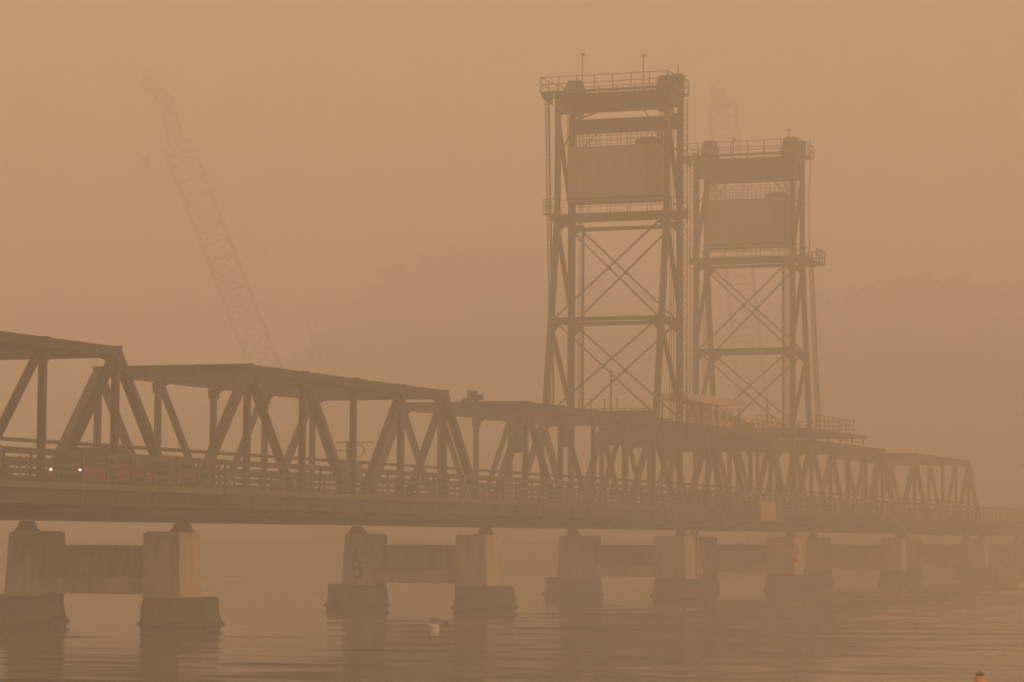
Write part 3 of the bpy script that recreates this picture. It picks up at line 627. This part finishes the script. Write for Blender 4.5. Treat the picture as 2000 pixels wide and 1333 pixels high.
def signal(X, Y, zc, r, h, label, hang):
    t = empty('traffic_signal', (X, Y, zc), label, 'traffic signal', 'signals hung on the trusses')
    mb = MB(); mb.lathe((X, Y, zc), [(r*0.5, -h), (r, -h*0.6), (r, h*0.5), (r*0.6, h)], 14); obj('housing', mb, M_black, t)
    for k in (-1, 0, 1):
        mb = MB(); mb.cyl((X-r-0.14, Y, zc+k*h*0.45), (X-r+0.02, Y, zc+k*h*0.45), 0.12, 12); obj('visor', mb, M_black, t)
    mb = MB(); mb.cyl((X, Y, zc+h), (X, Y, hang), 0.04, 8); obj('hanger', mb, M_steel, t)
signal(40.9, -0.42, 10.0, 0.36, 0.62, 'dark rounded signal on the sloping end post left of the tall tower', 12.2)
signal(48.9, -0.45, 10.6, 0.36, 0.62, 'dark rounded signal high on a vertical, close to the tall tower', 12.45)
t = empty('gate_post', (38.2, W+1.3, 6.3), 'post with two cross-arms and a box beside the far truss, centre left', 'post')
mb = MB(); mb.beam((38.2, W+1.3, 6.2), (38.2, W+1.3, 10.0), 0.16, 0.16); mb.beam((38.2, W+0.95, 8.7), (38.2, W+0.95, 10.0), 0.07, 0.07); obj('post', mb, M_steel, t)
mb = MB(); mb.beam((38.2, W-0.4, 9.95), (38.2, W+2.1, 9.95), 0.06, 0.06); mb.beam((38.2, W+0.9, 9.45), (38.2, W+2.4, 9.45), 0.06, 0.07); obj('cross_arm', mb, M_steel, t)
mb = MB(); mb.ring((38.1, W+0.55, 9.45), 0.36, 0.05, 0.05, 'X', 18); obj('hoop', mb, M_steel, t)
mb = MB(); mb.box((37.7, W+0.6, 8.1), (38.8, W+2.0, 8.8)); mb.box((37.6, W+0.5, 8.8), (38.9, W+2.1, 8.88)); mb.beam((38.2, W+0.36, 8.0), (38.2, W+1.9, 8.0), 0.2, 0.2); obj('box', mb, M_steel2, t)
t = empty('navigation_board', (88.3, -2.16, 5.75), 'plain faded yellow board on the bridge side at mid lift span', 'sign')
mb = MB(); mb.box((86.3, -2.24, 5.72), (90.3, -2.2, 7.15)); obj('panel', mb, M_yellow, t)
mb = MB(); mb.box((86.9, -2.198, 5.8), (87.0, -2.125, 7.1)); mb.box((89.6, -2.198, 5.8), (89.7, -2.125, 7.1)); obj('batten', mb, M_steel, t)
xs = PX[3]-1.47
t = empty('round_sign', (xs, -0.68, 2.5), 'round red-rimmed warning sign on the pier below the farther tower', 'sign')
mb = MB(); mb.cyl((xs+0.02, -0.68, 3.42), (xs-0.02, -0.68, 3.42), 0.46, 28); obj('disc', mb, M_white, t)
mb = MB(); mb.ring((xs-0.03, -0.68, 3.42), 0.40, 0.13, 0.03, 'X', 28); obj('rim', mb, M_signred, t)
mb = MB(); mb.box((xs-0.02, -1.05, 2.5), (xs+0.02, -0.31, 2.93)); obj('plate', mb, M_signred, t)
mb = MB(); x = xs-0.035; mb.prism([(x, -0.62, 3.42), (x, -0.76, 3.62), (x, -0.86, 3.62), (x, -0.72, 3.42), (x, -0.86, 3.22), (x, -0.76, 3.22)][::-1], (-0.01, 0, 0)); mb.prism([(x, -0.52, 3.62), (x, -0.60, 3.62), (x, -0.60, 3.22), (x, -0.52, 3.22)], (-0.01, 0, 0)); obj('symbol', mb, M_black, t)
t = empty('gauge_board', (76.0, -0.85, 1.9), 'narrow red tide gauge board on the side of the pier under the tall tower', 'gauge')
yy = -0.36-0.35*0.6-0.25
mb = MB(); mb.box((75.05, yy-0.03, 2.3), (75.35, yy, 4.35)); obj('board', mb, M_signred, t)
mb = MB()
for k in range(9): mb.box((75.04, yy-0.036, 2.4+k*0.22), (75.2, yy-0.031, 2.5+k*0.22))
obj('scale_marks', mb, M_white, t)
mb = MB(); mb.box((75.0, yy-0.25, 1.75), (75.6, yy-0.005, 2.28)); obj('gauge_box', mb, M_roof, t)
t = empty('street_lamp', (198, -2.3, 6.3), 'thin lamp post on the far approach, right of the last truss', 'street lamp')
mb = MB(); mb.cyl((198, -2.3, 6.0), (198, -2.3, 12.6), 0.09, 8, 0.06); obj('pole', mb, M_rail, t)
mb = MB(); mb.beam((198, -2.3, 12.55), (198, -0.6, 12.8), 0.07, 0.07); obj('arm', mb, M_rail, t)
mb = MB(); mb.box((197.85, -0.65, 12.72), (198.15, 0.0, 12.86)); obj('lamp_head', mb, M_rail, t)

# ---------------------------------------------------------------- on the water
def buoy_barrel(x, y, r, h, m, label, name='mooring_buoy'):
    t = empty(name, (x, y, 0), label, 'buoy')
    mb = MB(); mb.lathe((x, y, 0), [(r*0.75, -0.25), (r, -0.1), (r, h*0.75), (r*0.88, h*0.9), (r*0.5, h)], 24); obj('float', mb, m, t, smooth=False)
    mb = MB(); mb.ring((x, y, h+0.06), 0.07, 0.03, 0.03, 'X', 12); obj('mooring_eye', mb, M_rail, t)
buoy_barrel(4.7, -10.4, 0.25, 0.36, M_white, 'pale round buoy floating between the two near piers')
t = empty('marker_float', (145.5, -9.5, 0), 'small faded orange float at the far right edge of the water', 'float')
mb = MB(); mb.cyl((145.1, -10.3, 0.14), (145.9, -8.9, 0.14), 0.36, 16); obj('float', mb, M_pink, t)
mb = MB(); mb.cyl((145.42, -9.8, 0.14), (145.46, -9.67, 0.14), 0.375, 16); obj('band', mb, M_orange, t)
t = empty('marker_buoy', (-30.9, -43.0, 0), 'bright orange conical buoy at the bottom right edge', 'buoy')
mb = MB(); mb.lathe((-30.96, -43.04, 0), [(0.2, -0.2), (0.24, -0.05), (0.22, 0.06), (0.15, 0.33), (0.12, 0.37)], 24); obj('cone', mb, M_orange, t)
mb = MB(); mb.lathe((-30.96, -43.04, 0.37), [(0.13, 0), (0.13, 0.07), (0.06, 0.1)], 18); mb.ring((-30.96, -43.04, 0.49), 0.04, 0.015, 0.015, 'X', 12); obj('cap', mb, M_black, t)
def gull(x, y, z, wings, yaw, label, group='gulls by the pale buoy'):
    mb = MB(); c, s = math.cos(yaw), math.sin(yaw)
    def P_(a, b, h): return (x+c*a-s*b, y+s*a+c*b, z+h)
    secs = [(-0.30, 0.015, 0.02), (-0.18, 0.05, 0.01), (-0.05, 0.075, 0), (0.08, 0.07, 0.02), (0.15, 0.04, 0.06), (0.19, 0.04, 0.10), (0.235, 0.03, 0.10), (0.29, 0.006, 0.09)]
    n = 8; vs = []
    for a, r, h in secs:
        for k in range(n): t = 2*math.pi*k/n; vs.append(P_(a, r*math.cos(t), h+r*math.sin(t)))
    fs = [(i*n+k, i*n+(k+1)%n, (i+1)*n+(k+1)%n, (i+1)*n+k) for i in range(len(secs)-1) for k in range(n)] + [tuple(range(n-1,-1,-1)), tuple(range((len(secs)-1)*n, len(secs)*n))]
    mb.add(vs, fs)
    for sd_ in (-1, 1):
        if wings:
            pts = [(0.08, 0.05, 0.03), (0.10, 0.28, 0.20), (0.0, 0.62, 0.34), (-0.06, 0.60, 0.33), (-0.04, 0.26, 0.17), (-0.08, 0.05, 0.02)]
        else:
            pts = [(0.08, 0.07, 0.05), (-0.05, 0.085, 0.04), (-0.33, 0.03, 0.02), (-0.30, 0.03, -0.01), (-0.05, 0.085, -0.03), (0.08, 0.07, 0.0)]
        lo = [P_(a, sd_*b, h) for a, b, h in pts]; hi = [P_(a, sd_*(b+0.005), h+0.018) for a, b, h in pts]
        m_ = len(pts); mb.add(lo+hi, [tuple(range(m_-1,-1,-1)), tuple(range(m_, 2*m_))] + [(i, (i+1)%m_, m_+(i+1)%m_, m_+i) for i in range(m_)])
    if not wings:
        for b in (-0.025, 0.025): mb.cyl(P_(0.0, b, -0.13), P_(0.0, b, -0.04), 0.007, 5)
    o = obj('gull', mb, M_gull, None, loc=(x, y, z)); tag(o, label, 'bird', group)
gull(4.65, -10.35, 0.56, False, 2.4, 'dark gull perched on top of the pale buoy')
gull(4.0, -11.3, 0.40, True, 0.6, 'gull flapping low over the water right of the pale buoy')
gull(4.6, -11.9, 0.95, True, 1.1, 'higher gull in flight, farthest right of the pale buoy')

# ---------------------------------------------------------------- cranes of the new bridge works
def lattice(mb, a, b, wa, wb, n, side, ch=0.16, br=0.08):
    a = Vector(a); b = Vector(b); d = (b-a).normalized(); s = Vector(side).normalized(); s = (s-d*s.dot(d)).normalized(); u = d.cross(s)
    def cr(t, i): w_ = wa+(wb-wa)*t; return a.lerp(b, t) + s*(w_/2*(1 if i in (0, 1) else -1)) + u*(w_/2*(1 if i in (0, 3) else -1))
    for i in range(4): mb.beam(cr(0, i), cr(1, i), ch, ch)
    for k in range(n):
        t0, t1 = k/n, (k+1)/n
        for i in range(4):
            j = (i+1) % 4; p, q = (cr(t0, i), cr(t1, j)) if (k+i) % 2 else (cr(t0, j), cr(t1, i)); mb.beam(p, q, br, br)
            mb.beam(cr(t1, i), cr(t1, j), br, br)
def crane(foot, head, knee, tip, mast, hook_drop, wid, label):
    foot = Vector(foot); head = Vector(head); tip = Vector(tip); mast = Vector(mast)
    t = empty('crawler_crane', (foot.x, foot.y, 0), label, 'crane', 'cranes of the works behind the bridge')
    side = Rv
    mb = MB(); a = foot.lerp(head, 0.08); b = foot.lerp(head, 0.95)
    lattice(mb, foot, a, 1.6, wid, 2, side); lattice(mb, a, b, wid, wid, 22, side, 0.22, 0.13); lattice(mb, b, head, wid, wid*0.97, 2, side, 0.3, 0.2); obj('boom', mb, M_crane, t)
    mb = MB(); h2 = head; mid = Vector(knee)
    lattice(mb, h2, mid, wid*0.5, wid*0.42, 4, side, 0.22, 0.18); lattice(mb, mid, tip, wid*0.45, wid*0.2, 4, side, 0.24, 0.18)
    mb.prism([mid+Rv*q+Vector((0, 0, z)) for q, z in ((-1.1, 0.3), (0.9, 0.9), (1.2, -1.6), (0.2, -2.6), (-0.9, -1.9))], tuple(Vector((F.x, F.y, 0))*0.9)); mb.cyl(tip-Vector((F.x, F.y, 0))*0.3, tip+Vector((F.x, F.y, 0))*0.3, 0.75, 16); obj('boom_head', mb, M_crane, t)
    mb = MB(); lattice(mb, foot+Rv*1.5, mast, 1.3, 1.3, 14, side, 0.09, 0.05); obj('mast', mb, M_crane, t)
    mb = MB()
    for o in (-0.6, 0.6): mb.beam(head+Rv*1.0+Vector((0, o, 0)), mast+Vector((0, o, 0)), 0.08, 0.08); mb.beam(mast+Vector((0, o, 0)), foot+Rv*9+Vector((0, o, 2)), 0.08, 0.08)
    obj('pendant', mb, M_crane, t)
    hk = tip - Vector((0, 0, hook_drop)) + Rv*0.3
    mb = MB(); mb.cyl(tip+Rv*0.3, hk, 0.05, 6); obj('hoist_rope', mb, M_crane, t)
    mb = MB(); mb.lathe(hk-Vector((0, 0, 1.3)), [(0.12, -0.8), (0.25, -0.5), (0.45, 0), (0.5, 0.7), (0.25, 1.1)], 12); obj('hook_block', mb, M_black, t)
    mb = MB(); f = foot; mb.box((f.x-2, f.y-5.5, 2.7), (f.x+2.5, f.y+3, 5.4)); mb.box((f.x-2.2, f.y-7.5, 2.9), (f.x+2.2, f.y-5.53, 5.2)); obj('crane_body', mb, M_crane, t)
    mb = MB(); mb.box((f.x-3.2, f.y-5, 1.4), (f.x-2.2, f.y+4, 2.6)); mb.box((f.x+2.2, f.y-5, 1.4), (f.x+3.2, f.y+4, 2.6)); obj('crawler_track', mb, M_black, t)
    g = empty('barge', (f.x, f.y, 0), 'flat barge carrying the ' + ('left crane' if foot.y > 100 else 'crane behind the towers'), 'barge', 'crane barges')
    mb = MB(); mb.prism([(f.x-9, f.y-22, 1.38), (f.x-9, f.y+16, 1.38), (f.x-9, f.y+14, -0.5), (f.x-9, f.y-20, -0.5)][::-1], (18, 0, 0)); obj('hull', mb, M_steel, g)
    mb = MB(); rails(mb, [(f.x-8.8, f.y-21.5, 1.38), (f.x-8.8, f.y+15.5, 1.38)], 1.0, 14, 0.04); obj('railing', mb, M_rail, g)
crane((295.6, 130.4, 3.6), (280.0, 151.9, 67.3), (278.3, 152.8, 73.7), (276.2, 155.6, 77.2), (292.8, 133.4, 38.9), 12, 4.5, 'huge lattice-boom crane leaning left in the smoke, behind the truss')
crane((300.6, 59.0, 3.6), (293.5, 64.3, 70.9), (293.2, 64.8, 72.6), (292.8, 65.4, 73.4), (303, 52, 32), 14, 4.1, 'faint lattice-boom crane standing behind the farther lift tower')

# ---------------------------------------------------------------- smoke
mb = MB(); mb.box((-2700, -2700, -2.0), (2700, 2700, 88))
hz = obj('haze', mb, M_hill); hz['kind'] = 'stuff'
M = bpy.data.materials.new('smoke_haze'); M.use_nodes = True; t = M.node_tree; t.nodes.clear()
o_ = t.nodes.new('ShaderNodeOutputMaterial'); v = t.nodes.new('ShaderNodeVolumePrincipled')
v.inputs['Color'].default_value = SMOKE; v.inputs['Density'].default_value = SIGMA; v.inputs['Anisotropy'].default_value = ANISO
v.inputs['Density Attribute'].default_value = ''
t.links.new(v.outputs[0], o_.inputs['Volume'])
hz.data.materials.clear(); hz.data.materials.append(M)
